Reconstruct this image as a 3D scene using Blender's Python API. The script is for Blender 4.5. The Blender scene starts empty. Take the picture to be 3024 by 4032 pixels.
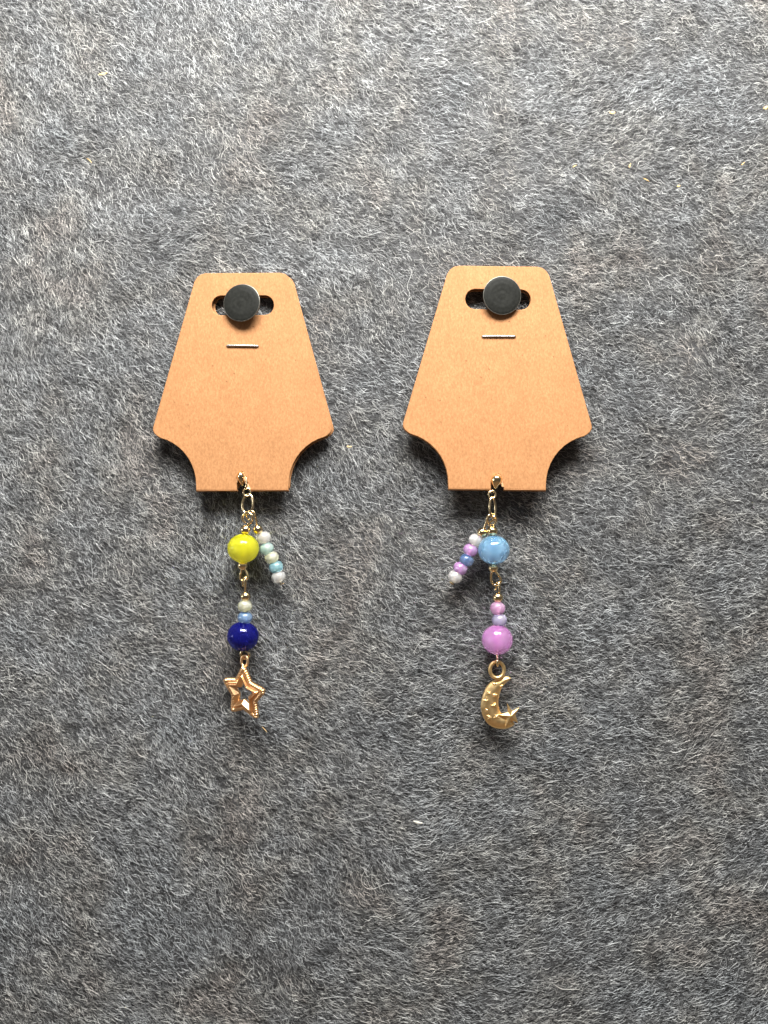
import bpy, bmesh, math, random
import numpy as np
from mathutils import Vector, Matrix, Quaternion

# ------------------------------------------------------------------ camera, light, exposure
scene = bpy.context.scene
C = scene.collection
MM = 0.001
CAM_D = 200.0                     # camera to felt, mm
PX_MM = 15.12                     # photograph pixels per mm on the felt

cam_d = bpy.data.cameras.new('camera')
cam = bpy.data.objects.new('camera', cam_d); C.objects.link(cam)
cam.location = (0, -CAM_D*MM, 0); cam.rotation_euler = (math.radians(90), 0, 0)
cam_d.sensor_fit = 'HORIZONTAL'; cam_d.sensor_width = 26.0; cam_d.lens = 26.0
cam_d.clip_start = 0.005; cam_d.clip_end = 20
scene.camera = cam

world = bpy.data.worlds.new('World'); scene.world = world; world.use_nodes = True
wn = world.node_tree; bg = wn.nodes['Background']; bg.inputs['Strength'].default_value = 0.32
_tc = wn.nodes.new('ShaderNodeTexCoord'); _sx = wn.nodes.new('ShaderNodeSeparateXYZ'); _mr = wn.nodes.new('ShaderNodeMapRange')
_mr.inputs['From Min'].default_value = -1; _mr.inputs['From Max'].default_value = 1
_rp = wn.nodes.new('ShaderNodeValToRGB'); _rp.color_ramp.interpolation = 'EASE'     # room light: warm floor, pale ceiling, dim middle added for dark gold reflections
_e = _rp.color_ramp.elements; _e.new(0.5)
for _el, (_p, _c) in zip(_e, ((0.05, (0.66, 0.44, 0.28, 1)), (0.46, (0.20, 0.19, 0.19, 1)), (0.95, (0.98, 0.99, 1.0, 1)))): _el.position = _p; _el.color = _c
wn.links.new(_tc.outputs['Generated'], _sx.inputs[0]); wn.links.new(_sx.outputs['Z'], _mr.inputs['Value'])
wn.links.new(_mr.outputs['Result'], _rp.inputs['Fac']); wn.links.new(_rp.outputs['Color'], bg.inputs['Color'])

def area(name, loc, target, sx, sy, power, col):
    d = bpy.data.lights.new(name, 'AREA'); d.shape = 'RECTANGLE'; d.size = sx; d.size_y = sy
    d.energy = power; d.color = col
    o = bpy.data.objects.new(name, d); C.objects.link(o); o.location = loc
    o.rotation_euler = (Vector(target)-Vector(loc)).to_track_quat('-Z', 'Y').to_euler()
    return o
area('window_light', (0.02, -0.178, 0.284), (0, 0, 0), 0.27, 0.115, 4.55, (1.0, 0.985, 0.95))
area('side_window_light', (-0.62, -0.16, 0.03), (0, 0, 0), 0.10, 0.12, 0.55, (0.88, 0.94, 1.0))

scene.cycles.sample_clamp_indirect = 60; scene.cycles.volume_bounces = 6; scene.cycles.max_bounces = 16; scene.cycles.transmission_bounces = 12
vs = scene.view_settings
vs.view_transform = 'Standard'; vs.look = 'None'; vs.exposure = 0.22; vs.gamma = 1.0
vs.use_curve_mapping = False

# ------------------------------------------------------------------ helpers (all lengths in mm)
def P(px, py, h):
    """point seen at photograph pixel (px, py), standing h mm off the felt"""
    k = (CAM_D-h)/CAM_D/PX_MM
    return Vector(((px-1512)*k, -h, (2016-py)*k))

def empty(name, loc):
    o = bpy.data.objects.new(name, None); C.objects.link(o)
    o.empty_display_size = 0.004; o.location = Vector(loc)*MM
    return o

def mesh_obj(name, me, mat, parent=None, loc=None, rot=None, scale=None):
    o = bpy.data.objects.new(name, me); C.objects.link(o)
    if mat is not None and len(me.materials) == 0: me.materials.append(mat)
    if parent: o.parent = parent
    if loc is not None: o.location = Vector(loc)*MM
    if rot is not None:
        o.rotation_mode = 'QUATERNION'; o.rotation_quaternion = rot
    if scale is not None: o.scale = scale
    return o

def build(name, bm, smooth=True):
    bmesh.ops.recalc_face_normals(bm, faces=bm.faces)
    bmesh.ops.scale(bm, vec=(MM, MM, MM), verts=bm.verts)
    me = bpy.data.meshes.new(name); bm.to_mesh(me); bm.free()
    if smooth: me.shade_smooth()
    return me

def spline(pts, n=8, closed=False):
    pts = [Vector(p) for p in pts]; out = []; N = len(pts)
    for i in range(N if closed else N-1):
        g = (lambda j: pts[j % N]) if closed else (lambda j: pts[max(0, min(N-1, j))])
        p0, p1, p2, p3 = g(i-1), g(i), g(i+1), g(i+2)
        for k in range(n):
            t = k/n
            out.append(0.5*((2*p1)+(p2-p0)*t+(2*p0-5*p1+4*p2-p3)*t*t+(3*p1-p0-3*p2+p3)*t**3))
    if not closed: out.append(pts[-1])
    return out

def tube(bm, path, r, closed=False, seg=10, r_of=None):
    n = len(path); rings = []
    up = Vector((0, -1, 0.01)).normalized(); prev = None
    for i, p in enumerate(path):
        a = path[(i-1) % n] if (closed or i > 0) else path[i]
        b = path[(i+1) % n] if (closed or i < n-1) else path[i]
        t = (b-a).normalized()
        if prev is None: nrm = t.orthogonal().normalized()
        else: nrm = (prev-t*prev.dot(t)).normalized()
        prev = nrm; bn = t.cross(nrm)
        rr = r if r_of is None else r_of(i/(n-1 if n > 1 else 1))*r
        rings.append([bm.verts.new(p+(nrm*math.cos(2*math.pi*k/seg)+bn*math.sin(2*math.pi*k/seg))*rr) for k in range(seg)])
    m = n if closed else n-1
    for i in range(m):
        A, B = rings[i], rings[(i+1) % n]
        off = 0
        if closed and i == n-1:      # match the twist of the frame where the loop closes
            off = min(range(seg), key=lambda s: (A[0].co-B[s].co).length)
        for k in range(seg):
            bm.faces.new((A[k], A[(k+1) % seg], B[(k+1+off) % seg], B[(k+off) % seg]))
    if not closed:
        bm.faces.new(rings[0][::-1]); bm.faces.new(rings[-1])

def lathe(profile, seg=40, closed=True):
    """profile of (radius, height) about local Z; closed = the profile is a loop (a bead with a hole)"""
    bm = bmesh.new(); rings = []
    for r, z in profile:
        if r < 1e-6: rings.append([bm.verts.new((0, 0, z))])
        else: rings.append([bm.verts.new((r*math.cos(2*math.pi*k/seg), r*math.sin(2*math.pi*k/seg), z)) for k in range(seg)])
    n = len(rings)
    for i in range(n if closed else n-1):
        A, B = rings[i], rings[(i+1) % n]
        for k in range(seg):
            k2 = (k+1) % seg
            if len(A) == 1 and len(B) > 1: bm.faces.new((A[0], B[k], B[k2]))
            elif len(B) == 1 and len(A) > 1: bm.faces.new((A[k], B[0], A[k2]))
            elif len(A) > 1: bm.faces.new((A[k], A[k2], B[k2], B[k]))
    return bm

def to_dir(d):
    return Vector((0, 0, 1)).rotation_difference(Vector(d).normalized())

# ------------------------------------------------------------------ materials
def mat_base(name):
    m = bpy.data.materials.new(name); m.use_nodes = True
    nt = m.node_tree; return m, nt, nt.nodes['Principled BSDF']

def ramp(nt, stops):
    r = nt.nodes.new('ShaderNodeValToRGB'); e = r.color_ramp.elements
    while len(e) < len(stops): e.new(0.5)
    for el, (p, c) in zip(e, stops): el.position = p; el.color = (*c, 1)
    return r

def noise(nt, scale, detail=3, rough=0.5, coord=None):
    n = nt.nodes.new('ShaderNodeTexNoise'); n.inputs['Scale'].default_value = scale
    n.inputs['Detail'].default_value = detail; n.inputs['Roughness'].default_value = rough
    if coord is None:
        tc = nt.nodes.new('ShaderNodeTexCoord'); coord = tc.outputs['Object']
    nt.links.new(coord, n.inputs['Vector'])
    return n

def kraft():
    m, nt, b = mat_base('kraft_card'); L = nt.links
    tc = nt.nodes.new('ShaderNodeTexCoord')
    mp = nt.nodes.new('ShaderNodeMapping'); mp.inputs['Scale'].default_value = (1, 0.55, 1); mp.inputs['Rotation'].default_value = (0, 0, 0.5)
    L.new(tc.outputs['Object'], mp.inputs['Vector'])
    n1 = noise(nt, 2600, 4, 0.65, mp.outputs['Vector'])          # pulp fibres
    n2 = noise(nt, 130, 3, 0.5, tc.outputs['Object'])            # cloudy density
    mx = nt.nodes.new('ShaderNodeMix'); mx.data_type = 'FLOAT'; mx.inputs['Factor'].default_value = 0.18
    L.new(n1.outputs['Fac'], mx.inputs['A']); L.new(n2.outputs['Fac'], mx.inputs['B'])
    r = ramp(nt, [(0.30, (0.262, 0.121, 0.046)), (0.5, (0.342, 0.162, 0.065)), (0.70, (0.435, 0.214, 0.092))])
    L.new(mx.outputs['Result'], r.inputs['Fac'])
    n3 = noise(nt, 1500, 2, 0.5, tc.outputs['Object'])           # rare dark flecks
    r3 = ramp(nt, [(0.245, (0.55, 0.5, 0.45)), (0.275, (1, 1, 1))]); L.new(n3.outputs['Fac'], r3.inputs['Fac'])
    mu = nt.nodes.new('ShaderNodeMix'); mu.data_type = 'RGBA'; mu.blend_type = 'MULTIPLY'; mu.inputs['Factor'].default_value = 1
    L.new(r.outputs['Color'], mu.inputs['A']); L.new(r3.outputs['Color'], mu.inputs['B'])
    L.new(mu.outputs['Result'], b.inputs['Base Color'])
    b.inputs['Roughness'].default_value = 0.75; b.inputs['Specular IOR Level'].default_value = 0.25
    bp = nt.nodes.new('ShaderNodeBump'); bp.inputs['Strength'].default_value = 0.22; bp.inputs['Distance'].default_value = 0.00012
    L.new(n1.outputs['Fac'], bp.inputs['Height']); L.new(bp.outputs['Normal'], b.inputs['Normal'])
    return m

def metal(name, col, rough, bump=0.0, scale=1500):
    m, nt, b = mat_base(name); L = nt.links
    b.inputs['Metallic'].default_value = 1.0
    n = noise(nt, 900, 3)
    r = ramp(nt, [(0.3, tuple(c*0.86 for c in col)), (0.7, col)]); L.new(n.outputs['Fac'], r.inputs['Fac'])
    L.new(r.outputs['Color'], b.inputs['Base Color'])
    rr = nt.nodes.new('ShaderNodeMapRange'); rr.inputs['To Min'].default_value = rough*0.7; rr.inputs['To Max'].default_value = rough*1.4
    L.new(n.outputs['Fac'], rr.inputs['Value']); L.new(rr.outputs['Result'], b.inputs['Roughness'])
    if bump:
        n2 = noise(nt, scale, 2)
        bp = nt.nodes.new('ShaderNodeBump'); bp.inputs['Strength'].default_value = bump; bp.inputs['Distance'].default_value = 0.0002
        L.new(n2.outputs['Fac'], bp.inputs['Height']); L.new(bp.outputs['Normal'], b.inputs['Normal'])
    return m

def bead_mat(name, col, col2=None, milk=0.25, mfp=2.5, rough=0.04, pearl=0.0):
    """milky resin or glass: a clear glossy skin over a cloudy scattering body"""
    m, nt, b = mat_base(name); L = nt.links
    n = noise(nt, 380, 2)
    r = ramp(nt, [(0.35, col), (0.65, col2 or tuple(min(1, c*1.08+0.01) for c in col))]); L.new(n.outputs['Fac'], r.inputs['Fac'])
    L.new(r.outputs['Color'], b.inputs['Base Color'])
    b.inputs['Subsurface Weight'].default_value = 1.0
    b.inputs['Subsurface Radius'].default_value = (1, 1, 1)
    b.inputs['Subsurface Scale'].default_value = mfp*MM
    b.inputs['Subsurface Anisotropy'].default_value = 0.5
    b.inputs['Roughness'].default_value = rough; b.inputs['IOR'].default_value = 1.5
    if pearl:
        b.inputs['Coat Weight'].default_value = pearl; b.inputs['Coat Roughness'].default_value = 0.10; b.inputs['Coat IOR'].default_value = 1.75
    # the clear share lets light through into the cloudy body
    g = nt.nodes.new('ShaderNodeBsdfGlass'); g.inputs['IOR'].default_value = 1.48; g.inputs['Roughness'].default_value = 0.06
    hi = ramp(nt, [(0.35, tuple(c**0.25 for c in col)), (0.65, tuple(c**0.25 for c in (col2 or col)))]); L.new(n.outputs['Fac'], hi.inputs['Fac']); L.new(hi.outputs['Color'], g.inputs['Color'])
    mx = nt.nodes.new('ShaderNodeMixShader'); mx.inputs[0].default_value = 1-milk
    L.new(b.outputs[0], mx.inputs[1]); L.new(g.outputs[0], mx.inputs[2])
    out = [x for x in nt.nodes if x.type == 'OUTPUT_MATERIAL'][0]
    L.new(mx.outputs[0], out.inputs['Surface'])
    v = nt.nodes.new('ShaderNodeVolumePrincipled')
    v.inputs['Color'].default_value = (*[min(0.995, c**0.035) for c in col], 1); v.inputs['Density'].default_value = 1/(mfp*MM)
    v.inputs['Anisotropy'].default_value = 0.3
    L.new(v.outputs[0], out.inputs['Volume'])
    return m

def tack_mat():
    m, nt, b = mat_base('black_painted_tack'); L = nt.links
    tc = nt.nodes.new('ShaderNodeTexCoord')
    w = nt.nodes.new('ShaderNodeTexWave'); w.wave_type = 'RINGS'; w.rings_direction = 'Z'
    w.inputs['Scale'].default_value = 260; w.inputs['Distortion'].default_value = 0.6; w.inputs['Detail'].default_value = 2; w.inputs['Detail Scale'].default_value = 2
    L.new(tc.outputs['Object'], w.inputs['Vector'])
    n = noise(nt, 1400, 3, 0.6, tc.outputs['Object'])
    r = ramp(nt, [(0.3, (0.007, 0.0072, 0.006)), (0.75, (0.016, 0.0165, 0.014))]); L.new(n.outputs['Fac'], r.inputs['Fac'])
    L.new(r.outputs['Color'], b.inputs['Base Color'])
    b.inputs['Roughness'].default_value = 0.5; b.inputs['Specular IOR Level'].default_value = 0.13
    bp = nt.nodes.new('ShaderNodeBump'); bp.inputs['Strength'].default_value = 0.12; bp.inputs['Distance'].default_value = 0.00012
    L.new(w.outputs['Fac'], bp.inputs['Height'])
    bp2 = nt.nodes.new('ShaderNodeBump'); bp2.inputs['Strength'].default_value = 0.15; bp2.inputs['Distance'].default_value = 0.0001
    L.new(n.outputs['Fac'], bp2.inputs['Height']); L.new(bp.outputs['Normal'], bp2.inputs['Normal']); L.new(bp2.outputs['Normal'], b.inputs['Normal'])
    return m

def felt_mat():
    m, nt, b = mat_base('felt_base'); L = nt.links
    n1 = noise(nt, 900, 4, 0.7); n2 = noise(nt, 60, 3)
    mx = nt.nodes.new('ShaderNodeMix'); mx.data_type = 'FLOAT'; mx.inputs['Factor'].default_value = 0.3
    L.new(n1.outputs['Fac'], mx.inputs['A']); L.new(n2.outputs['Fac'], mx.inputs['B'])
    r = ramp(nt, [(0.3, (0.035, 0.035, 0.037)), (0.7, (0.12, 0.12, 0.122))]); L.new(mx.outputs['Result'], r.inputs['Fac'])
    L.new(r.outputs['Color'], b.inputs['Base Color']); b.inputs['Roughness'].default_value = 0.95
    bp = nt.nodes.new('ShaderNodeBump'); bp.inputs['Strength'].default_value = 0.8; bp.inputs['Distance'].default_value = 0.0005
    L.new(n1.outputs['Fac'], bp.inputs['Height']); L.new(bp.outputs['Normal'], b.inputs['Normal'])
    return m

def fibre_mat():
    m, nt, b = mat_base('felt_fibre'); L = nt.links
    hi = nt.nodes.new('ShaderNodeHairInfo')
    r = ramp(nt, [(0.0, (0.018, 0.018, 0.019)), (0.42, (0.085, 0.085, 0.086)), (0.74, (0.36, 0.36, 0.357)), (1.0, (0.74, 0.74, 0.715))])
    L.new(hi.outputs['Random'], r.inputs['Fac'])
    n2 = noise(nt, 42, 3, 0.6)                                   # melange of dyed wool: faint brown, green and blue clouds
    tint = ramp(nt, [(0.34, (0.95, 1.0, 1.05)), (0.47, (0.98, 1, 1.02)), (0.55, (1.0, 1.0, 0.98)), (0.66, (1.07, 1.0, 0.95))])
    L.new(n2.outputs['Fac'], tint.inputs['Fac'])
    mu = nt.nodes.new('ShaderNodeMix'); mu.data_type = 'RGBA'; mu.blend_type = 'MULTIPLY'; mu.inputs['Factor'].default_value = 1
    L.new(r.outputs['Color'], mu.inputs['A']); L.new(tint.outputs['Color'], mu.inputs['B'])
    n3 = noise(nt, 230, 4, 0.68)                                 # lighter and darker wool carded together
    mel = ramp(nt, [(0.34, (0.66, 0.66, 0.66)), (0.50, (1.0, 1.0, 1.0)), (0.68, (1.28, 1.28, 1.27))]); L.new(n3.outputs['Fac'], mel.inputs['Fac'])
    m2 = nt.nodes.new('ShaderNodeMix'); m2.data_type = 'RGBA'; m2.blend_type = 'MULTIPLY'; m2.inputs['Factor'].default_value = 1
    L.new(mu.outputs['Result'], m2.inputs['A']); L.new(mel.outputs['Color'], m2.inputs['B'])
    L.new(m2.outputs['Result'], b.inputs['Base Color'])
    b.inputs['Roughness'].default_value = 0.42; b.inputs['Specular IOR Level'].default_value = 0.45
    return m

def lint_mat(name, c1, c2):
    m, nt, b = mat_base(name); n = noise(nt, 2500, 3)
    r = ramp(nt, [(0.35, c1), (0.65, c2)]); nt.links.new(n.outputs['Fac'], r.inputs['Fac'])
    nt.links.new(r.outputs['Color'], b.inputs['Base Color']); b.inputs['Roughness'].default_value = 0.7
    return m

M_KRAFT = kraft()
M_GOLD = metal('pale_gold_wire', (0.97, 0.77, 0.46), 0.20)
M_GOLDB = metal('polished_gold', (0.97, 0.75, 0.42), 0.12)
M_STARG = metal('cast_rose_gold', (1.0, 0.63, 0.33), 0.33, 0.10, 2500)
M_MOONG = metal('cast_yellow_gold', (1.0, 0.70, 0.33), 0.40, 0.30, 700)
M_STEEL = metal('staple_steel', (0.50, 0.50, 0.51), 0.34)
M_TACK = tack_mat()
M_RIM = metal('bare_tack_rim', (0.15, 0.147, 0.13), 0.40)
M_TORN = lint_mat('torn_kraft', (0.50, 0.28, 0.13), (0.62, 0.38, 0.20))
M_FELT = felt_mat(); M_FIBRE = fibre_mat()
B = dict(
    yellow=bead_mat('yellow_resin', (0.95, 0.86, 0.02), milk=0.18, mfp=3.0),
    navy=bead_mat('navy_glass', (0.002, 0.003, 0.17), milk=0.35, mfp=3),
    blue=bead_mat('sky_blue_resin', (0.24, 0.54, 0.92), (0.34, 0.62, 0.92), milk=0.15, mfp=3.2),
    pink=bead_mat('orchid_resin', (0.86, 0.34, 0.86), (0.90, 0.42, 0.82), milk=0.15, mfp=3.2),
    white=bead_mat('pearl_white', (0.92, 0.87, 0.83), (0.96, 0.94, 0.85), pearl=0.6),
    aqua=bead_mat('pearl_aqua', (0.43, 0.74, 0.79), (0.72, 0.91, 0.79), pearl=0.6),
    sea=bead_mat('pearl_sea_blue', (0.25, 0.57, 0.74), (0.48, 0.76, 0.80), pearl=0.6),
    lemon=bead_mat('pearl_lemon', (0.85, 0.87, 0.52), (0.92, 0.94, 0.72), pearl=0.6),
    steel=bead_mat('pearl_steel_blue', (0.14, 0.25, 0.50), (0.26, 0.38, 0.62), pearl=0.6),
    corn=bead_mat('pearl_cornflower', (0.20, 0.38, 0.72), (0.36, 0.52, 0.78), pearl=0.6),
    orchid=bead_mat('pearl_orchid', (0.79, 0.35, 0.84), (0.79, 0.53, 0.96), pearl=0.6),
    rose=bead_mat('pearl_rose', (0.88, 0.44, 0.75), (0.92, 0.55, 0.81), pearl=0.5),
    lilac=bead_mat('pearl_lilac', (0.57, 0.53, 0.92), (0.73, 0.68, 0.96), pearl=0.6),
)

# ------------------------------------------------------------------ the felt wall
WX, WZ = 150.0, 165.0             # half sizes
rng = np.random.default_rng(11)
def smooth_field(nx, nz, amp):
    """random smooth field over the felt as a function of (x, z) arrays, from a coarse grid with cubic blending"""
    g = rng.normal(size=(nx+3, nz+3))
    def f(x, z):
        u = (x+WX)/(2*WX)*nx; v = (z+WZ)/(2*WZ)*nz
        i = np.clip(np.floor(u).astype(int), 0, nx); j = np.clip(np.floor(v).astype(int), 0, nz)
        fu = u-i; fv = v-j; fu = fu*fu*(3-2*fu); fv = fv*fv*(3-2*fv)
        return amp*((g[i, j]*(1-fu)+g[i+1, j]*fu)*(1-fv)+(g[i, j+1]*(1-fu)+g[i+1, j+1]*fu)*fv)
    return f
relief_a, relief_b = smooth_field(26, 32, 0.18), smooth_field(74, 92, 0.14)
def relief(x, z): return relief_a(x, z)+relief_b(x, z)

nx, nz = 150, 186
xs = np.linspace(-WX, WX, nx); zs = np.linspace(-WZ, WZ, nz)
X, Z = np.meshgrid(xs, zs, indexing='ij'); Hh = relief(X, Z)
verts = np.stack([X, -Hh, Z], -1).reshape(-1, 3)*MM
quads = [(i*nz+j, (i+1)*nz+j, (i+1)*nz+j+1, i*nz+j+1) for i in range(nx-1) for j in range(nz-1)]
nb = len(verts)
back = [(-WX*MM, 4*MM, -WZ*MM), (WX*MM, 4*MM, -WZ*MM), (WX*MM, 4*MM, WZ*MM), (-WX*MM, 4*MM, WZ*MM)]
rim = [[i*nz for i in range(nx)], [(nx-1)*nz+j for j in range(nz)], [(nx-1-i)*nz+nz-1 for i in range(nx)], [nz-1-j for j in range(nz)]]
for s in range(4): quads.append(tuple(rim[s][::-1])+(nb+s, nb+(s+1) % 4))
quads.append((nb+3, nb+2, nb+1, nb))
me = bpy.data.meshes.new('felt_wall'); me.from_pydata([tuple(v) for v in verts]+back, [], quads); me.shade_smooth(); me.update()
wall = mesh_obj('felt_wall', me, M_FELT); wall['kind'] = 'structure'
wall['label'] = 'charcoal grey felt covering the wall behind the cards'

turn_a, turn_b = smooth_field(5, 6, 13.0), smooth_field(22, 28, 14.0)
lush = smooth_field(34, 42, 1.0); lush2 = smooth_field(9, 11, 1.0)
def lay_angle(x, z):
    """combing direction of the nap in degrees: steep down-right on the left, level on the right"""
    u = np.clip((x/100+1)/2, -0.2, 1.2); v = np.clip((z/133+1)/2, -0.2, 1.2)
    left = -34-26*v; mid = -26-4*v; right = 6+4*v
    a = np.where(u < 0.5, left+(mid-left)*u*2, mid+(right-mid)*(u*2-1))
    return a+turn_a(x, z)+turn_b(x, z)

def fibres(n, length, h0, arch, rad, spread, curl, K=7, thin=True):
    x = rng.uniform(-WX+1, WX-1, n); z = rng.uniform(-WZ+1, WZ-1, n)
    if thin:
        keep = rng.uniform(size=n) < np.clip(0.78+0.20*lush(x, z)+0.12*lush2(x, z), 0.45, 1.0)
        x, z = x[keep], z[keep]; n = len(x)
    Lh = rng.gamma(5.0, length/5.0, n)
    th = np.radians(lay_angle(x, z)+rng.normal(0, spread, n))
    c1 = rng.normal(0, curl, n)/Lh; c2 = rng.normal(0, curl, n)
    t = np.linspace(0, 1, K)
    ang = th[:, None]+c1[:, None]*Lh[:, None]*(t-0.5)+c2[:, None]*np.sin(t*2*np.pi*rng.uniform(0.5, 1.3, n)[:, None]+rng.uniform(0, 6.28, n)[:, None])
    st = (Lh/(K-1))[:, None]
    px = x[:, None]+np.cumsum(np.cos(ang)*st, 1)-Lh[:, None]*np.cos(th)[:, None]/2
    pz = z[:, None]+np.cumsum(np.sin(ang)*st, 1)-Lh[:, None]*np.sin(th)[:, None]/2
    px = np.clip(px, -WX, WX); pz = np.clip(pz, -WZ, WZ)
    base = rng.uniform(0, h0, n)[:, None]
    ar = (np.abs(rng.normal(0, arch, n)))[:, None]
    ph = rng.uniform(0.3, 0.7, n)[:, None]
    hh = relief(px, pz)+base+ar*np.clip(1-((t-ph)/0.6)**2, -0.3, 1)
    pos = np.stack([px, -hh, pz], -1)*MM
    r = (rad*rng.uniform(0.65, 1.35, n))[:, None]*np.clip(1.15-np.abs(t-0.5)**2*2.2, 0.3, 1)
    return pos.reshape(-1, 3), (r*MM).reshape(-1), n, K

layers = [fibres(1080000, 1.25, 0.40, 0.12, 0.033, 34, 0.32, K=3),
          fibres(215000, 2.2, 0.58, 0.15, 0.028, 20, 0.30, K=5),
          fibres(1500, 5.0, 0.8, 0.45, 0.036, 34, 0.8, K=12, thin=False)]
sizes = np.concatenate([np.full(n, K) for _, _, n, K in layers]).astype(np.int32)
hc = bpy.data.hair_curves.new('felt_fuzz'); hc.add_curves(sizes.tolist())
hc.attributes['position'].data.foreach_set('vector', np.concatenate([l[0] for l in layers]).astype(np.float32).ravel())
ra = hc.attributes.get('radius') or hc.attributes.new('radius', 'FLOAT', 'POINT')
ra.data.foreach_set('value', np.concatenate([l[1] for l in layers]).astype(np.float32))
hc.materials.append(M_FIBRE)
fuzz = bpy.data.objects.new('felt_fuzz', hc); C.objects.link(fuzz)
fuzz['kind'] = 'stuff'; fuzz['label'] = 'matted pale grey wool fibres combed across the felt'; fuzz['category'] = 'felt fuzz'

# ------------------------------------------------------------------ display cards
def card_outline(notch, cut_bottom=0.0):
    """outline of a panel in mm, origin at the middle of the fold, counter-clockwise"""
    def half():
        pts = [(11.85, cut_bottom), (11.85, 1.5)]
        cx, cy, r = 24.2, 1.3, 12.35
        for k in range(1, 13):
            a = math.radians(180-k*(101-0)/12.0*1.0)
            q = (cx+r*math.cos(a), cy+r*math.sin(a))
            if q[0] < 21.4: pts.append(q)
        pts += [(21.9, 13.75), (22.6, 14.4), (22.98, 15.2), (22.95, 16.0)]
        pts += [(12.95, 51.9), (12.6, 53.2), (11.9, 54.4), (10.9, 55.2), (9.6, 55.5)]
        return pts
    R = half(); Lp = [(-x, y) for x, y in R[::-1]]
    return R+Lp+notch

def slot(w, y0, y1):
    r = (y1-y0)/2*0.92; pts = []
    for cx, a0 in ((w-r, -90), (-(w-r), 90)):
        for k in range(9):
            a = math.radians(a0+k*180/8)
            pts.append((cx+r*math.cos(a), (y0+y1)/2+(y1-y0)/2*math.sin(a)))
    return pts

def panel_mesh(name, loops, thick):
    cu = bpy.data.curves.new(name, 'CURVE'); cu.dimensions = '2D'; cu.fill_mode = 'BOTH'
    cu.extrude = (thick/2-0.18)*MM; cu.bevel_depth = 0.18*MM; cu.bevel_resolution = 3; cu.offset = -0.18*MM
    for lp in loops:
        s = cu.splines.new('POLY'); s.points.add(len(lp)-1); s.use_cyclic_u = True
        for p, (x, y) in zip(s.points, lp): p.co = (x*MM, y*MM, 0, 1)
    o = bpy.data.objects.new(name, cu); C.objects.link(o)
    dg = bpy.context.evaluated_depsgraph_get()
    me = bpy.data.meshes.new_from_object(o.evaluated_get(dg)); me.name = name
    bpy.data.objects.remove(o); bpy.data.curves.remove(cu)
    me.materials.clear()
    return me

FACE = Quaternion((1, 0, 0), math.radians(90))          # panel plane XY -> wall plane XZ, +Z to the viewer

def make_card(px, py, h, tilt, roll, sx, sz, notch, label, staple, back_shift, back_turn, flaps):
    root = empty('display_card', P(px, py, h))
    root.rotation_euler = (math.radians(-tilt), math.radians(roll), 0)   # tilt > 0 leans the top to the wall
    root['label'] = label; root['category'] = 'display card'; root['group'] = 'kraft display cards pinned to the felt'
    front = mesh_obj('front_panel', panel_mesh('front_panel', [card_outline(notch), slot(8.05, 44.6, 49.6)], 0.45), M_KRAFT, root, rot=FACE, scale=(sx, sz, 1))
    bk = mesh_obj('back_panel', panel_mesh('back_panel', [card_outline([(-1.4, 0.5), (0, 4.0), (1.4, 0.5)], 0.5), slot(8.05, 44.6, 49.6)], 0.45), M_KRAFT, root,
                  loc=(back_shift, 1.15, 0), rot=Quaternion((0, 1, 0), math.radians(back_turn)) @ Quaternion((1, 0, 0), math.radians(-0.45)) @ FACE, scale=(sx, sz, 1))
    # the fold that joins the two panels, on both sides of the notch
    bm = bmesh.new()
    for x0, x1 in ((-11.8*sx, notch[0][0]*sx-0.05), (notch[-1][0]*sx+0.05, 11.8*sx)):
        rows = []
        for k in range(9):
            a = math.pi*k/8; row = []
            for rr in (0.80, 0.36):
                row.append((0.575-rr*math.cos(a), -0.55*rr*math.sin(a)+0.02))
            rows.append(row)
        vs_ = [[[bm.verts.new((x, y, z)) for (y, z) in row] for row in rows] for x in (x0, x1)]
        for k in range(8):
            for q in (0, 1):
                bm.faces.new((vs_[0][k][q], vs_[0][k+1][q], vs_[1][k+1][q], vs_[1][k][q]))
            for e in (0, 1):
                bm.faces.new((vs_[e][k][0], vs_[e][k+1][0], vs_[e][k+1][1], vs_[e][k][1]))
        for k in (0, 8): bm.faces.new((vs_[0][k][0], vs_[0][k][1], vs_[1][k][1], vs_[1][k][0]))
    mesh_obj('fold', build('fold', bm), M_KRAFT, root)
    # torn paper lips along the notch
    for pts, w in flaps:
        bm = bmesh.new(); rows = []
        for (x, z, lift) in pts:
            rows.append([(x, -0.24, z), (x+w*0.6, -0.30-lift*0.6, z+0.05), (x+w, -0.30-lift, z)])
        vv = [[bm.verts.new(p) for p in r_]+[bm.verts.new((p[0], p[1]+0.14, p[2])) for p in r_[::-1]] for r_ in rows]
        for a, b_ in zip(vv, vv[1:]):
            for k in range(6): bm.faces.new((a[k], a[(k+1) % 6], b_[(k+1) % 6], b_[k]))
        bm.faces.new(vv[0]); bm.faces.new(vv[-1][::-1])
        mesh_obj('torn_edge', build('torn_edge', bm, False), M_TORN, front.parent)
    # staple: crown outside, legs through both panels, clinched behind
    sxx, szz, sl, sa = staple
    bm = bmesh.new(); r = sl/2; wr = 0.25
    path = [(-r+2.2, 1.85, 0.0), (-r+0.1, 1.85, 0.0), (-r, 1.4, 0), (-r, -0.2, 0), (-r+0.08, -0.40, 0), (-r+0.35, -0.46, 0), (0, -0.50, 0.03),
            (r-0.35, -0.46, 0), (r-0.08, -0.40, 0), (r, -0.2, 0), (r, 1.4, 0), (r-0.1, 1.85, 0), (r-2.2, 1.85, 0)]
    tube(bm, [Vector(p) for p in path], wr, seg=10)
    mesh_obj('staple', build('staple', bm), M_STEEL, root, loc=(sxx, 0, szz), rot=Quaternion((0, 1, 0), math.radians(sa)))
    return root

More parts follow.
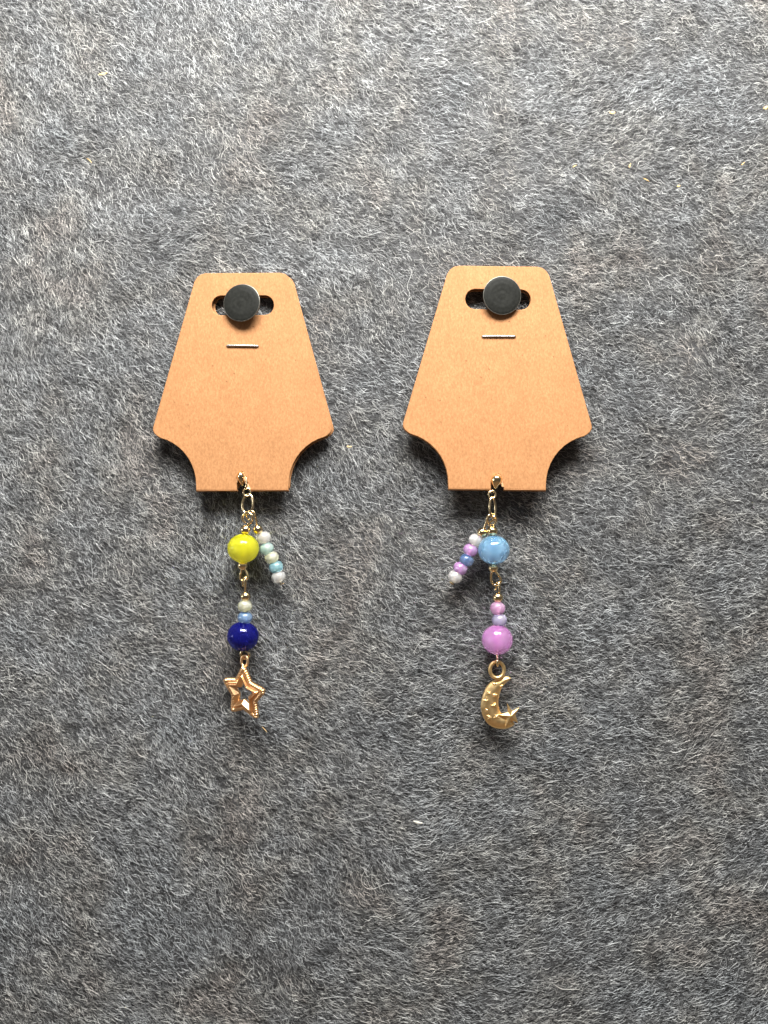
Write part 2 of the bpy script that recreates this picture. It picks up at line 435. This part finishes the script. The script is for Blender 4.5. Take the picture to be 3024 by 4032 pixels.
NOTCH_A = [(-1.25, 0.0), (-1.35, 1.6), (-1.2, 3.0), (-0.55, 4.0), (-0.05, 4.7), (0.35, 4.3), (0.95, 3.1), (1.5, 1.6), (2.1, 0.0)]
NOTCH_B = [(-1.45, 0.0), (-1.50, 1.3), (-1.15, 2.7), (-0.5, 3.5), (0.3, 3.7), (0.95, 3.2), (1.25, 2.0), (1.6, 0.0)]
make_card(954.5, 1929, 4.9, 2.7, -0.35, 0.993, 1.008, NOTCH_A,
          'kraft card whose notch holds the dangle with yellow and navy beads',
          (0.0, 36.9, 8.0, 1.2), 0.25, 0.35,
          [([(0.30, 4.5, 0.1), (0.75, 3.6, 0.4), (1.15, 2.5, 0.5), (1.65, 1.2, 0.35), (2.25, 0.15, 0.1)], -0.6),
           ([(-1.1, 3.3, 0.1), (-1.38, 2.6, 0.3), (-1.45, 1.9, 0.1)], 0.25)])
make_card(1957, 1926, 6.2, 3.2, 0.75, 1.042, 1.033, NOTCH_B,
          'kraft card whose notch holds the dangle with sky blue and pink beads',
          (0.2, 39.0, 8.4, -0.6), 0.0, 0.0,
          [([(0.35, 3.75, 0.1), (0.95, 3.35, 0.35), (1.3, 2.2, 0.4), (1.65, 0.6, 0.1)], -0.5),
           ([(-0.45, 3.5, 0.1), (-1.05, 2.85, 0.3), (-1.5, 1.7, 0.1)], 0.25)])

# ------------------------------------------------------------------ thumbtacks
def make_tack(px, py, h, r, tilt_x, tilt_z, label):
    root = empty('thumbtack', P(px, py, h)); root['label'] = label; root['category'] = 'thumbtack'
    root['group'] = 'black thumbtacks holding the cards'
    q = Quaternion((0, 0, 1), math.radians(tilt_z)) @ Quaternion((1, 0, 0), math.radians(tilt_x)) @ FACE
    prof = [(0, 0.28), (0.5, 0.29), (0.9, 0.24), (1.25, 0.27), (1.9, 0.22), (2.2, 0.25), (r*0.72, 0.17), (r*0.93, 0.07), (r*0.985, 0.0), (r*0.985, -0.08), (r*0.9, -0.12), (0, -0.12)]
    mesh_obj('head', build('head', lathe(prof, 64, False)), M_TACK, root, rot=q)
    rp = [(r*0.97, 0.02), (r, 0.0), (r*1.008, -0.08), (r*1.008, -0.32), (r, -0.42), (r*0.95, -0.44), (r*0.90, -0.36), (r*0.90, -0.13)]
    mesh_obj('rim', build('rim', lathe(rp, 64, True)), M_RIM, root, rot=q)
    pr = [(0, -0.12), (0.52, -0.12), (0.52, -5.0), (0.50, -7.2), (0, -10.5)]
    mesh_obj('pin', build('pin', lathe(pr, 20, False)), M_STEEL, root, rot=q)
make_tack(951, 1192, 4.7, 4.82, -3, -9, 'flat black thumbtack over the slot of the card with the yellow bead dangle')
make_tack(1977.5, 1163.5, 5.2, 4.86, 1, 3, 'flat black thumbtack over the slot of the card with the sky blue bead dangle')

# ------------------------------------------------------------------ bead meshes
def bead_profile(r, half, hole, n=18, power=2.0):
    """oblate bead: radius r, half height, hole radius; outer curve from hole to hole, inner wall straight"""
    pts = []
    a0 = math.asin(min(0.99, (hole+0.10)/r))
    for k in range(n+1):
        a = a0+(math.pi-2*a0)*k/n
        c = math.cos(a); s = math.sin(a)
        zz = math.copysign(abs(c)**(2/power), c); ss = s**(2/power)
        pts.append((r*ss, half*zz/abs(math.cos(a0))**(2/power)))
    pts += [(hole+0.02, -half*0.97), (hole, -half*0.9), (hole, 0), (hole, half*0.9), (hole+0.02, half*0.97)]
    return pts
BIG = build('round_bead', lathe(bead_profile(3.97, 3.62, 0.75, 30), 56))
SEED = build('seed_bead', lathe(bead_profile(1.84, 1.50, 0.50, 20, 2.15), 36))
GOLDB = build('spacer_bead', lathe(bead_profile(1.26, 1.15, 0.34, 18), 32))

def bead(kind, name, mat, parent, root, pos, axis, scale=(1, 1, 1)):
    src = {'big': BIG, 'seed': SEED, 'gold': GOLDB}[kind]
    o = mesh_obj(name, src.copy() if mat is not M_GOLDB else src, mat, parent, loc=Vector(pos)-Vector(root.location)/MM, rot=to_dir(axis), scale=scale)
    return o

def wire(name, pts, r, parent, root, mat=M_GOLD, closed=False, n=8, seg=10, r_of=None):
    bm = bmesh.new(); off = Vector(root.location)/MM
    tube(bm, [p-off for p in spline(pts, n, closed)], r, closed, seg, r_of)
    return mesh_obj(name, build(name, bm), mat, parent)

def ring_pts(c, rx, rz, nrm, roll=0.0, n=16):
    """points of an elliptic ring about centre c; nrm = its facing direction"""
    nrm = Vector(nrm).normalized(); up = Vector((math.sin(roll), 0, math.cos(roll)))
    side = up.cross(nrm).normalized(); up2 = nrm.cross(side).normalized()
    return [Vector(c)+side*rx*math.cos(2*math.pi*k/n)+up2*rz*math.sin(2*math.pi*k/n) for k in range(n)]

def teardrop(name, c, w, hgt, depth, tip, parent, root, mat):
    """faceted pear-shaped clasp body, the narrow end pointing along tip"""
    bm = bmesh.new(); seg = 24; rings = []
    prof = [(0.0, 0.0), (0.16, 0.38), (0.30, 0.62), (0.48, 0.9), (0.64, 1.0), (0.80, 0.93), (0.92, 0.62), (1.0, 0.0)]
    t = Vector(tip).normalized(); side = t.cross(Vector((0, 1, 0))).normalized(); out = t.cross(side).normalized()
    off = Vector(root.location)/MM; c = Vector(c)-off
    top = c+t*hgt*0.42
    for u, rr in prof:
        p = top-t*hgt*u
        if rr == 0: rings.append([bm.verts.new(p)]); continue
        rr_ = rr
        rings.append([bm.verts.new(p+side*(w/2*rr_*math.cos(2*math.pi*k/seg))+out*(depth/2*rr_*math.sin(2*math.pi*k/seg)*(1+0.22*abs(math.sin(2*math.pi*k/seg))**6))) for k in range(seg)])
    for A, Bq in zip(rings, rings[1:]):
        for k in range(seg):
            k2 = (k+1) % seg
            if len(A) == 1: bm.faces.new((A[0], Bq[k], Bq[k2]))
            elif len(Bq) == 1: bm.faces.new((A[k], Bq[0], A[k2]))
            else: bm.faces.new((A[k], A[k2], Bq[k2], Bq[k]))
    return mesh_obj(name, build(name, bm), mat, parent)

WR = 0.32      # wire radius

# ------------------------------------------------------------------ dangle with the star
def A(x, y, h): return P(800+x*0.2411, 1840+y*0.2411, h)
def A2(x, y, h): return P(800+x*0.2712, 2300+y*0.2712, h)
def G(x, y, h): return P(1700+x*0.2411, 1840+y*0.2411, h)
def G2(x, y, h): return P(1740+x*0.2712, 2300+y*0.2712, h)

r1 = empty('bead_dangle', A2(600, 1920, 5.0))
r1['label'] = 'beaded dangle with a yellow bead, a navy bead and an open gold star'; r1['category'] = 'dangle'; r1['group'] = 'beaded dangles hanging from the cards'
cl = teardrop('clasp', A(628, 215, 5.0), 2.05, 4.1, 1.7, A(660, 340, 5.4)-A(615, 100, 5.4), r1, r1, M_GOLDB)
wire('clasp_lever', [A(690, 165, 5.7), A(716, 250, 5.9), A(690, 330, 5.6)], 0.22, cl, r1)
wire('clasp_ring', ring_pts(A(716, 408, 5.4), 0.90, 0.98, (0.15, -1, 0.1)), 0.24, cl, r1, closed=True)
wire('jump_ring', ring_pts(A(728, 600, 5.5), 1.45, 2.50, (-0.25, -1, 0.10), roll=0.05), 0.31, r1, r1, closed=True)
# upper link: eye pin through the yellow bead
e1 = wire('eye_pin', [A(690, 905, 5.0), A(645, 850, 5.1), A(650, 785, 5.4), A(720, 738, 6.0), A(790, 780, 6.4), A(806, 850, 6.2), A(770, 900, 6.0), A(725, 950, 5.8),
                      A(695, 1010, 5.8), A(675, 1150, 5.8), A(655, 1330, 5.8), A(648, 1500, 5.8), A(645, 1610, 5.7), A(622, 1700, 5.4), A(602, 1785, 5.2), A(622, 1840, 5.1),
                      A(668, 1852, 5.4), A(722, 1820, 5.9), A(728, 1770, 6.0), A(700, 1700, 5.8), A(672, 1655, 5.7)], WR, r1, r1)
ax = A(690, 1025, 5.8)-A(645, 1605, 5.8)
bead('gold', 'spacer_bead', M_GOLDB, e1, r1, A(690, 1022, 5.8), ax)
b = bead('big', 'round_bead', B['yellow'], e1, r1, A(655, 1325, 5.8), ax); b['label'] = 'glossy translucent yellow bead'
bead('gold', 'spacer_bead', M_GOLDB, e1, r1, A(646, 1604, 5.8), ax)
# side strand on a head pin
s1 = wire('head_pin', [A(765, 862, 4.4), A(712, 820, 4.6), A(715, 750, 5.2), A(775, 712, 5.8), A(835, 745, 5.9), A(862, 830, 5.6), A(876, 930, 5.2), A(895, 1015, 5.0),
                       A(985, 1150, 4.7), A(1040, 1330, 4.5), A(1112, 1475, 4.4), A(1185, 1630, 4.3), A(1232, 1790, 4.2), A(1268, 1884, 4.2)], WR*0.92, r1, r1)
bead('gold', 'spacer_bead', M_GOLDB, s1, r1, A(893, 1016, 5.0), A(860, 900, 5.2)-A(960, 1110, 4.9))
for (x, y, c, l, dx) in ((991, 1150, 'white', 'pearly white seed bead', 60), (1037, 1328, 'aqua', 'pale aqua seed bead', 55), (1120, 1475, 'lemon', 'pale lemon seed bead', 70),
                         (1190, 1630, 'sea', 'sea blue seed bead', 55), (1231, 1790, 'white', 'pearly white seed bead', 62)):
    o = bead('seed', 'seed_bead', B[c], s1, r1, A(x, y, 4.5), A(x, y, 4.5)-A(x+dx, y+165, 4.2)); o['label'] = l
d = to_dir(A(1230, 1790, 4.2)-A(1290, 1950, 4.0))
mesh_obj('pin_head', build('pin_head', lathe([(0, 0.14), (0.62, 0.12), (0.78, 0.0), (0.62, -0.12), (0, -0.14)], 24, False)), M_GOLD, s1, loc=A(1292, 1902, 4.1)-Vector(r1.location)/MM, rot=d)
# lower link
e2 = wire('eye_pin', [A(650, 1945, 4.6), A(648, 1880, 4.7), A(662, 1815, 5.2), A(684, 1792, 5.8), A(692, 1840, 6.2), A(688, 1940, 6.0), A(684, 2050, 5.6),
                      A2(615, 180, 5.4), A2(607, 320, 5.3), A2(605, 490, 5.3), A2(580, 757, 5.3), A2(600, 930, 5.3), A2(648, 985, 5.5), A2(668, 1020, 5.6), A2(655, 1065, 5.4),
                      A2(608, 1082, 5.2), A2(560, 1060, 5.4), A2(548, 1010, 5.6), A2(572, 955, 5.6)], WR, r1, r1)
ax2 = A2(612, 180, 5.3)-A2(585, 757, 5.3)
bead('gold', 'spacer_bead', M_GOLDB, e2, r1, A2(615, 180, 5.4), ax2)
o = bead('seed', 'seed_bead', B['lemon'], e2, r1, A2(607, 318, 5.3), ax2, (0.99, 0.99, 1.0)); o['label'] = 'pale lemon seed bead'
o = bead('seed', 'seed_bead', B['corn'], e2, r1, A2(607, 488, 5.3), ax2, (1.02, 1.02, 1.0)); o['label'] = 'cornflower blue seed bead'
o = bead('big', 'round_bead', B['navy'], e2, r1, A2(578, 757, 5.3), A2(600, 550, 5.3)-A2(570, 960, 5.3)); o['label'] = 'deep navy glass bead'

# star pendant
sc_ = A2(601, 1578, 6.0)
u1 = Vector((-0.269, 0, 0.963))
starq = Quaternion(u1, math.radians(-33)) @ Quaternion((0, 1, 0), math.radians(3.5)) @ FACE
def star_pts(R, r, n=5, rot=90): return [Vector(((R if k % 2 == 0 else r)*math.cos(math.radians(rot+k*180/n)), (R if k % 2 == 0 else r)*math.sin(math.radians(rot+k*180/n)), 0)) for k in range(2*n)]
def star_blunt(R, r, cut=0.16):
    p = star_pts(R, r); out = []
    for k in range(10):
        if k % 2: out.append(p[k])
        else:
            a, c, d = p[k-1], p[k], p[(k+1) % 10]
            out += [c.lerp(a, cut), c.lerp((a+d)/2, cut*0.45), c.lerp(d, cut)]
    return out
def prism_ring(bm, rings):
    """closed star loops joined one to the next, first to last"""
    vv = [[bm.verts.new(p) for p in rg] for rg in rings]
    n = len(vv[0]); m = len(vv)
    for i in range(m):
        a, c = vv[i], vv[(i+1) % m]
        for k in range(n): bm.faces.new((a[k], a[(k+1) % n], c[(k+1) % n], c[k]))
def lift(pts, z): return [p+Vector((0, 0, z)) for p in pts]
bm = bmesh.new()
R0, r0 = 6.35, 3.45
prism_ring(bm, [lift(star_blunt(R0, r0), -0.35), lift(star_blunt(R0*0.96, r0*0.97), 0.40), lift(star_blunt(R0*0.84, r0*0.86), 0.55), lift(star_blunt(R0*0.79, r0*0.80), 1.25), lift(star_blunt(R0*0.745, r0*0.74), 1.25),
                lift(star_blunt(R0*0.50, r0*0.47), 0.30), lift(star_blunt(R0*0.49, r0*0.46), -0.35)])
st = mesh_obj('star_pendant', build('star_pendant', bm, False), M_STARG, r1, loc=sc_-Vector(r1.location)/MM, rot=starq)
bv = st.modifiers.new('soft_edges', 'BEVEL'); bv.width = 0.16*MM; bv.segments = 2; bv.limit_method = 'ANGLE'
# twisted rope border: slanted bulges following the outline
bm = bmesh.new(); outline = star_blunt(6.75, 3.75)
path = []
for k in range(len(outline)):
    a, c = outline[k], outline[(k+1) % len(outline)]
    m_ = max(1, round((c-a).length/0.30))
    for t in range(m_): path.append(a.lerp(c, t/m_))
tot = len(path)
for k in range(0, tot):
    p = path[k]; tdir = (path[(k+1) % tot]-path[k-1]).normalized()
    if k % 2: continue
    mat_ = Matrix.Translation(p+Vector((0, 0, 0.10))) @ (Quaternion((0, 0, 1), math.radians(32)) @ Vector((1, 0, 0)).rotation_difference(tdir)).to_matrix().to_4x4() @ Matrix.Diagonal((0.38, 0.72, 0.78, 1))
    bmesh.ops.create_uvsphere(bm, u_segments=10, v_segments=7, radius=1.0, matrix=mat_)
mesh_obj('rope_border', build('rope_border', bm), M_STARG, st)
wire('bail_ring', ring_pts(A2(602, 1118, 6.0), 0.95, 1.35, (-0.45, -1, 0.1), roll=-0.05), 0.34, st, r1, mat=M_STARG, closed=True)
bl = [o for o in st.children if o.name.startswith('bail_ring')][0]
Mst = Matrix.Translation(st.location) @ starq.to_matrix().to_4x4(); bl.matrix_parent_inverse = Mst.inverted()

# ------------------------------------------------------------------ dangle with the moon
r2 = empty('bead_dangle', G2(820, 2090, 5.0))
r2['label'] = 'beaded dangle with a sky blue bead, a pink bead and a gold crescent moon'; r2['category'] = 'dangle'; r2['group'] = 'beaded dangles hanging from the cards'
cl = teardrop('clasp', G(1050, 262, 6.5), 2.75, 4.0, 2.1, G(1020, 400, 7.6)-G(1060, 140, 7.9), r2, r2, M_GOLDB)
wire('clasp_ring', ring_pts(G(986, 446, 6.6), 0.90, 0.92, (0.1, -1, 0.1)), 0.26, cl, r2, closed=True)
wire('jump_ring', ring_pts(G(992, 655, 6.6), 1.00, 2.55, (0.75, -1, 0.05), roll=0.0), 0.31, r2, r2, closed=True)
e3 = wire('eye_pin', [G(1002, 950, 5.6), G(1045, 890, 5.5), G(1048, 820, 5.8), G(1005, 772, 6.4), G(945, 778, 6.8), G(908, 840, 6.8), G(925, 910, 6.4), G(965, 960, 6.1),
                      G(988, 1035, 5.9), G(1000, 1150, 5.8), G(1010, 1350, 5.8), G(1005, 1560, 5.8), G(1000, 1655, 5.7), G(975, 1730, 5.5), G(968, 1815, 5.2), G(990, 1890, 5.1),
                      G(1040, 1925, 5.2), G(1100, 1905, 5.6), G(1130, 1845, 5.9), G(1100, 1775, 5.9), G(1045, 1705, 5.7)], WR, r2, r2)
ax3 = G(990, 1040, 5.8)-G(1003, 1650, 5.8)
bead('gold', 'spacer_bead', M_GOLDB, e3, r2, G(990, 1040, 5.9), ax3, (1.08, 1.08, 1.02))
b = bead('big', 'round_bead', B['blue'], e3, r2, G(1014, 1350, 5.8), ax3); b['label'] = 'milky sky blue bead'
bead('gold', 'spacer_bead', M_GOLDB, e3, r2, G(1001, 1650, 5.8), ax3, (1, 1, 0.85))
s2 = wire('head_pin', [G(948, 905, 5.0), G(1000, 860, 5.0), G(1012, 800, 5.4), G(965, 758, 6.0), G(915, 800, 6.2), G(892, 880, 5.8), G(862, 970, 5.4), G(825, 1065, 5.0),
                       G(718, 1190, 4.7), G(632, 1350, 4.5), G(568, 1515, 4.4), G(465, 1650, 4.3), G(382, 1790, 4.2), G(348, 1860, 4.2)], WR*0.92, r2, r2)
bead('gold', 'spacer_bead', M_GOLDB, s2, r2, G(825, 1065, 5.0), G(880, 960, 5)-G(760, 1150, 5), (1.05, 1.05, 1.0))
for (x, y, c, l, dx) in ((716, 1192, 'white', 'pearly white seed bead', -85), (632, 1352, 'orchid', 'orchid pink seed bead', -75), (570, 1516, 'steel', 'steel blue seed bead', -70),
                         (467, 1650, 'orchid', 'orchid pink seed bead', -90), (381, 1790, 'white', 'pearly white seed bead', -85)):
    o = bead('seed', 'seed_bead', B[c], s2, r2, G(x, y, 4.5), G(x, y, 4.5)-G(x+dx, y+150, 4.2)); o['label'] = l
mesh_obj('pin_head', build('pin_head', lathe([(0, 0.14), (0.62, 0.12), (0.78, 0.0), (0.62, -0.12), (0, -0.14)], 24, False)), M_GOLD, s2, loc=G(327, 1890, 3.9)-Vector(r2.location)/MM,
         rot=to_dir(G(380, 1790, 4.2)-G(300, 1920, 3.6)))
e4 = wire('eye_pin', [G2(775, 90, 4.8), G(1048, 1975, 4.9), G(1062, 1900, 5.3), G(1088, 1882, 5.8), G(1105, 1930, 6.1), G(1100, 2030, 6.0), G2(832, 110, 5.7),
                      G2(812, 195, 5.4), G2(812, 350, 5.3), G2(832, 520, 5.3), G2(806, 805, 5.3), G2(803, 1020, 5.3), G2(804, 1070, 5.7), G2(806, 1130, 6.3), G2(806, 1178, 6.0),
                      G2(803, 1180, 5.0), G2(801, 1130, 4.5), G2(801, 1070, 4.8), G2(802, 1035, 5.1)], WR, r2, r2)
ax4 = Vector((0, 0, 1))
bead('gold', 'spacer_bead', M_GOLDB, e4, r2, G2(812, 195, 5.4), ax4, (1.06, 1.06, 1.02))
o = bead('seed', 'seed_bead', B['rose'], e4, r2, G2(810, 350, 5.3), ax4, (1.03, 1.03, 1.08)); o['label'] = 'rose pink seed bead'
o = bead('seed', 'seed_bead', B['lilac'], e4, r2, G2(835, 520, 5.3), (0.05, 0, 1), (1.05, 1.05, 1.04)); o['label'] = 'pale lilac seed bead'
o = bead('big', 'round_bead', B['pink'], e4, r2, G2(804, 807, 5.3), ax4, (0.99, 0.99, 1.03)); o['label'] = 'milky orchid pink bead'

# moon pendant: domed crescent, its section a ridge between outer and inner edge
outer = [(1003, 1362), (965, 1340), (905, 1338), (830, 1362), (740, 1402), (672, 1462), (615, 1560), (580, 1670), (566, 1790), (588, 1900), (640, 1995), (715, 2062), (810, 2096), (900, 2102), (985, 2082), (1050, 2040)]
inner = [(1003, 1366), (975, 1392), (935, 1428), (895, 1470), (862, 1525), (838, 1590), (824, 1660), (820, 1730), (832, 1795), (850, 1848), (880, 1882), (915, 1900), (950, 1910), (980, 1930), (1020, 1970), (1055, 2030)]
mo = G2(820, 1750, 4.2); off2 = Vector(r2.location)/MM
O_ = spline([G2(x, y, 4.2)-off2 for x, y in outer], 4); I_ = spline([G2(x, y, 4.2)-off2 for x, y in inner], 4)
bm = bmesh.new(); cols = []
for k, (a, c) in enumerate(zip(O_, I_)):
    wd = min(1.0, (a-c).length/2.6)
    col = []
    for t, hgt in ((0, -0.45), (0, 0.15), (0.04, 0.36), (0.22, 0.74), (0.42, 1.02), (0.60, 1.06), (0.82, 0.80), (0.96, 0.45), (1, 0.2), (1, -0.45), (0.5, -0.5)):
        p = a.lerp(c, t); col.append(bm.verts.new(p+Vector((0, -hgt*(0.35+0.65*wd) if hgt > 0 else -hgt, 0))))
    cols.append(col)
for a, c in zip(cols, cols[1:]):
    n = len(a)
    for k in range(n): bm.faces.new((a[k], a[(k+1) % n], c[(k+1) % n], c[k]))
bm.faces.new(cols[0][::-1]); bm.faces.new(cols[-1])
moon = mesh_obj('moon_pendant', build('moon_pendant', bm), M_MOONG, r2)
def small_star(name, cx, cy, R, r, rot, h, thick, parent, tipmap=None):
    bm = bmesh.new(); c = G2(cx, cy, h)-off2
    if tipmap: rim_ = [G2(x, y, h)-off2 for x, y in tipmap]
    else: rim_ = [c+Vector((p.x, 0, p.y)) for p in star_pts(R, r, 5, rot)]
    lo = [bm.verts.new(p+Vector((0, 0.8, 0))) for p in rim_]; mid = [bm.verts.new(p) for p in rim_]
    top = bm.verts.new(c+Vector((0, -thick, 0))); bot = bm.verts.new(c+Vector((0, 0.8, 0)))
    for k in range(len(rim_)):
        j = (k+1) % len(rim_)
        bm.faces.new((mid[k], mid[j], top)); bm.faces.new((lo[j], lo[k], bot)); bm.faces.new((lo[k], lo[j], mid[j], mid[k]))
    o = mesh_obj(name, build(name, bm, False), M_MOONG, parent)
    bv = o.modifiers.new('soft_edges', 'BEVEL'); bv.width = 0.05*MM; bv.segments = 2; bv.limit_method = 'ANGLE'
    return o
small_star('side_star', 998, 1908, 0, 0, 0, 5.45, 0.55, moon,
           [(950, 1732), (1022, 1848), (1124, 1792), (1068, 1898), (1104, 2012), (1008, 1982), (918, 2078), (938, 1955), (836, 1900), (962, 1862)])
for (x, y, R, rot, h) in ((775, 1450, 0.62, 20, 5.05), (690, 1585, 0.55, 60, 5.02), (655, 1690, 0.78, 100, 4.92), (770, 1610, 0.50, 10, 5.28), (755, 1760, 0.55, 40, 5.30), (700, 1935, 0.75, 75, 5.05), (858, 1480, 0.45, 30, 5.1), (660, 1830, 0.5, 0, 4.95), (790, 1930, 0.7, 50, 5.2)):
    small_star('raised_star', x, y, R*1.35, R*0.62, rot, h+0.05, 0.22, moon)
wire('bail_ring', ring_pts(G2(800, 1243, 5.2), 1.80, 2.0, (0.05, -1, 0.08)), 0.47, moon, r2, mat=M_MOONG, closed=True, seg=14)

# ------------------------------------------------------------------ lint caught in the felt
random.seed(5)
M_TAN = lint_mat('straw_lint', (0.55, 0.36, 0.13), (0.75, 0.55, 0.26)); M_BLK = lint_mat('black_lint', (0.006, 0.006, 0.006), (0.02, 0.02, 0.02)); M_PALE = lint_mat('pale_lint', (0.55, 0.53, 0.45), (0.75, 0.73, 0.66))
def fleck(px, py, ln, wd, ang, mat, label, group):
    root_p = P(px, py, 1.75); n = 5; bm = bmesh.new(); rows = []
    bend = random.uniform(-0.35, 0.35)
    for k in range(n):
        t = k/(n-1)-0.5; w = wd*(1-(2*t)**2*0.75)*random.uniform(0.8, 1.15)
        c = Vector((t*ln, 0.25*t*random.uniform(-1, 1), bend*ln*(t*t-0.1)))
        rows.append([c+Vector((0, -0.06, w/2)), c+Vector((0, -0.16, 0)), c+Vector((0, -0.05, -w/2)), c+Vector((0, 0.10, 0))])
    vv = [[bm.verts.new(p) for p in r] for r in rows]
    for a, c in zip(vv, vv[1:]):
        for k in range(4): bm.faces.new((a[k], a[(k+1) % 4], c[(k+1) % 4], c[k]))
    bm.faces.new(vv[0][::-1]); bm.faces.new(vv[-1])
    o = mesh_obj('lint_fleck', build('lint_fleck', bm, False), mat, loc=root_p, rot=Quaternion((0, 1, 0), math.radians(-ang)))
    o['label'] = label; o['category'] = 'lint'; o['group'] = group
T = ('straw coloured lint fleck caught in the grey felt', 'straw lint flecks in the felt')
for px, py, ln, wd, an in ((405, 291, 2.4, 0.55, 15), (352, 632, 1.9, 0.30, -42), (2410, 443, 1.6, 0.75, -8), (3014, 425, 1.3, 0.8, 25), (2480, 652, 1.1, 0.45, 70), (2545, 708, 1.9, 0.3, -30),
                       (2672, 733, 0.9, 0.5, 15), (1375, 1759, 1.3, 0.55, -5), (1042, 2872, 1.9, 0.22, -48), (645, 1668, 1.0, 0.3, 10), (2262, 655, 1.3, 0.3, 30), (2925, 645, 1.2, 0.3, 40)):
    fleck(px, py, ln, wd, an, M_TAN, *T)
K_ = ('tiny black speck stuck in the upper felt', 'black specks in the felt')
for px, py, s in ((446, 22, 0.75), (722, 122, 0.8), (742, 430, 0.5)): fleck(px, py, s, s*0.75, 40, M_BLK, *K_)
fleck(1645, 3238, 2.4, 0.8, -15, M_PALE, 'pale whitish lint tuft on the felt below the two dangles', 'pale lint')
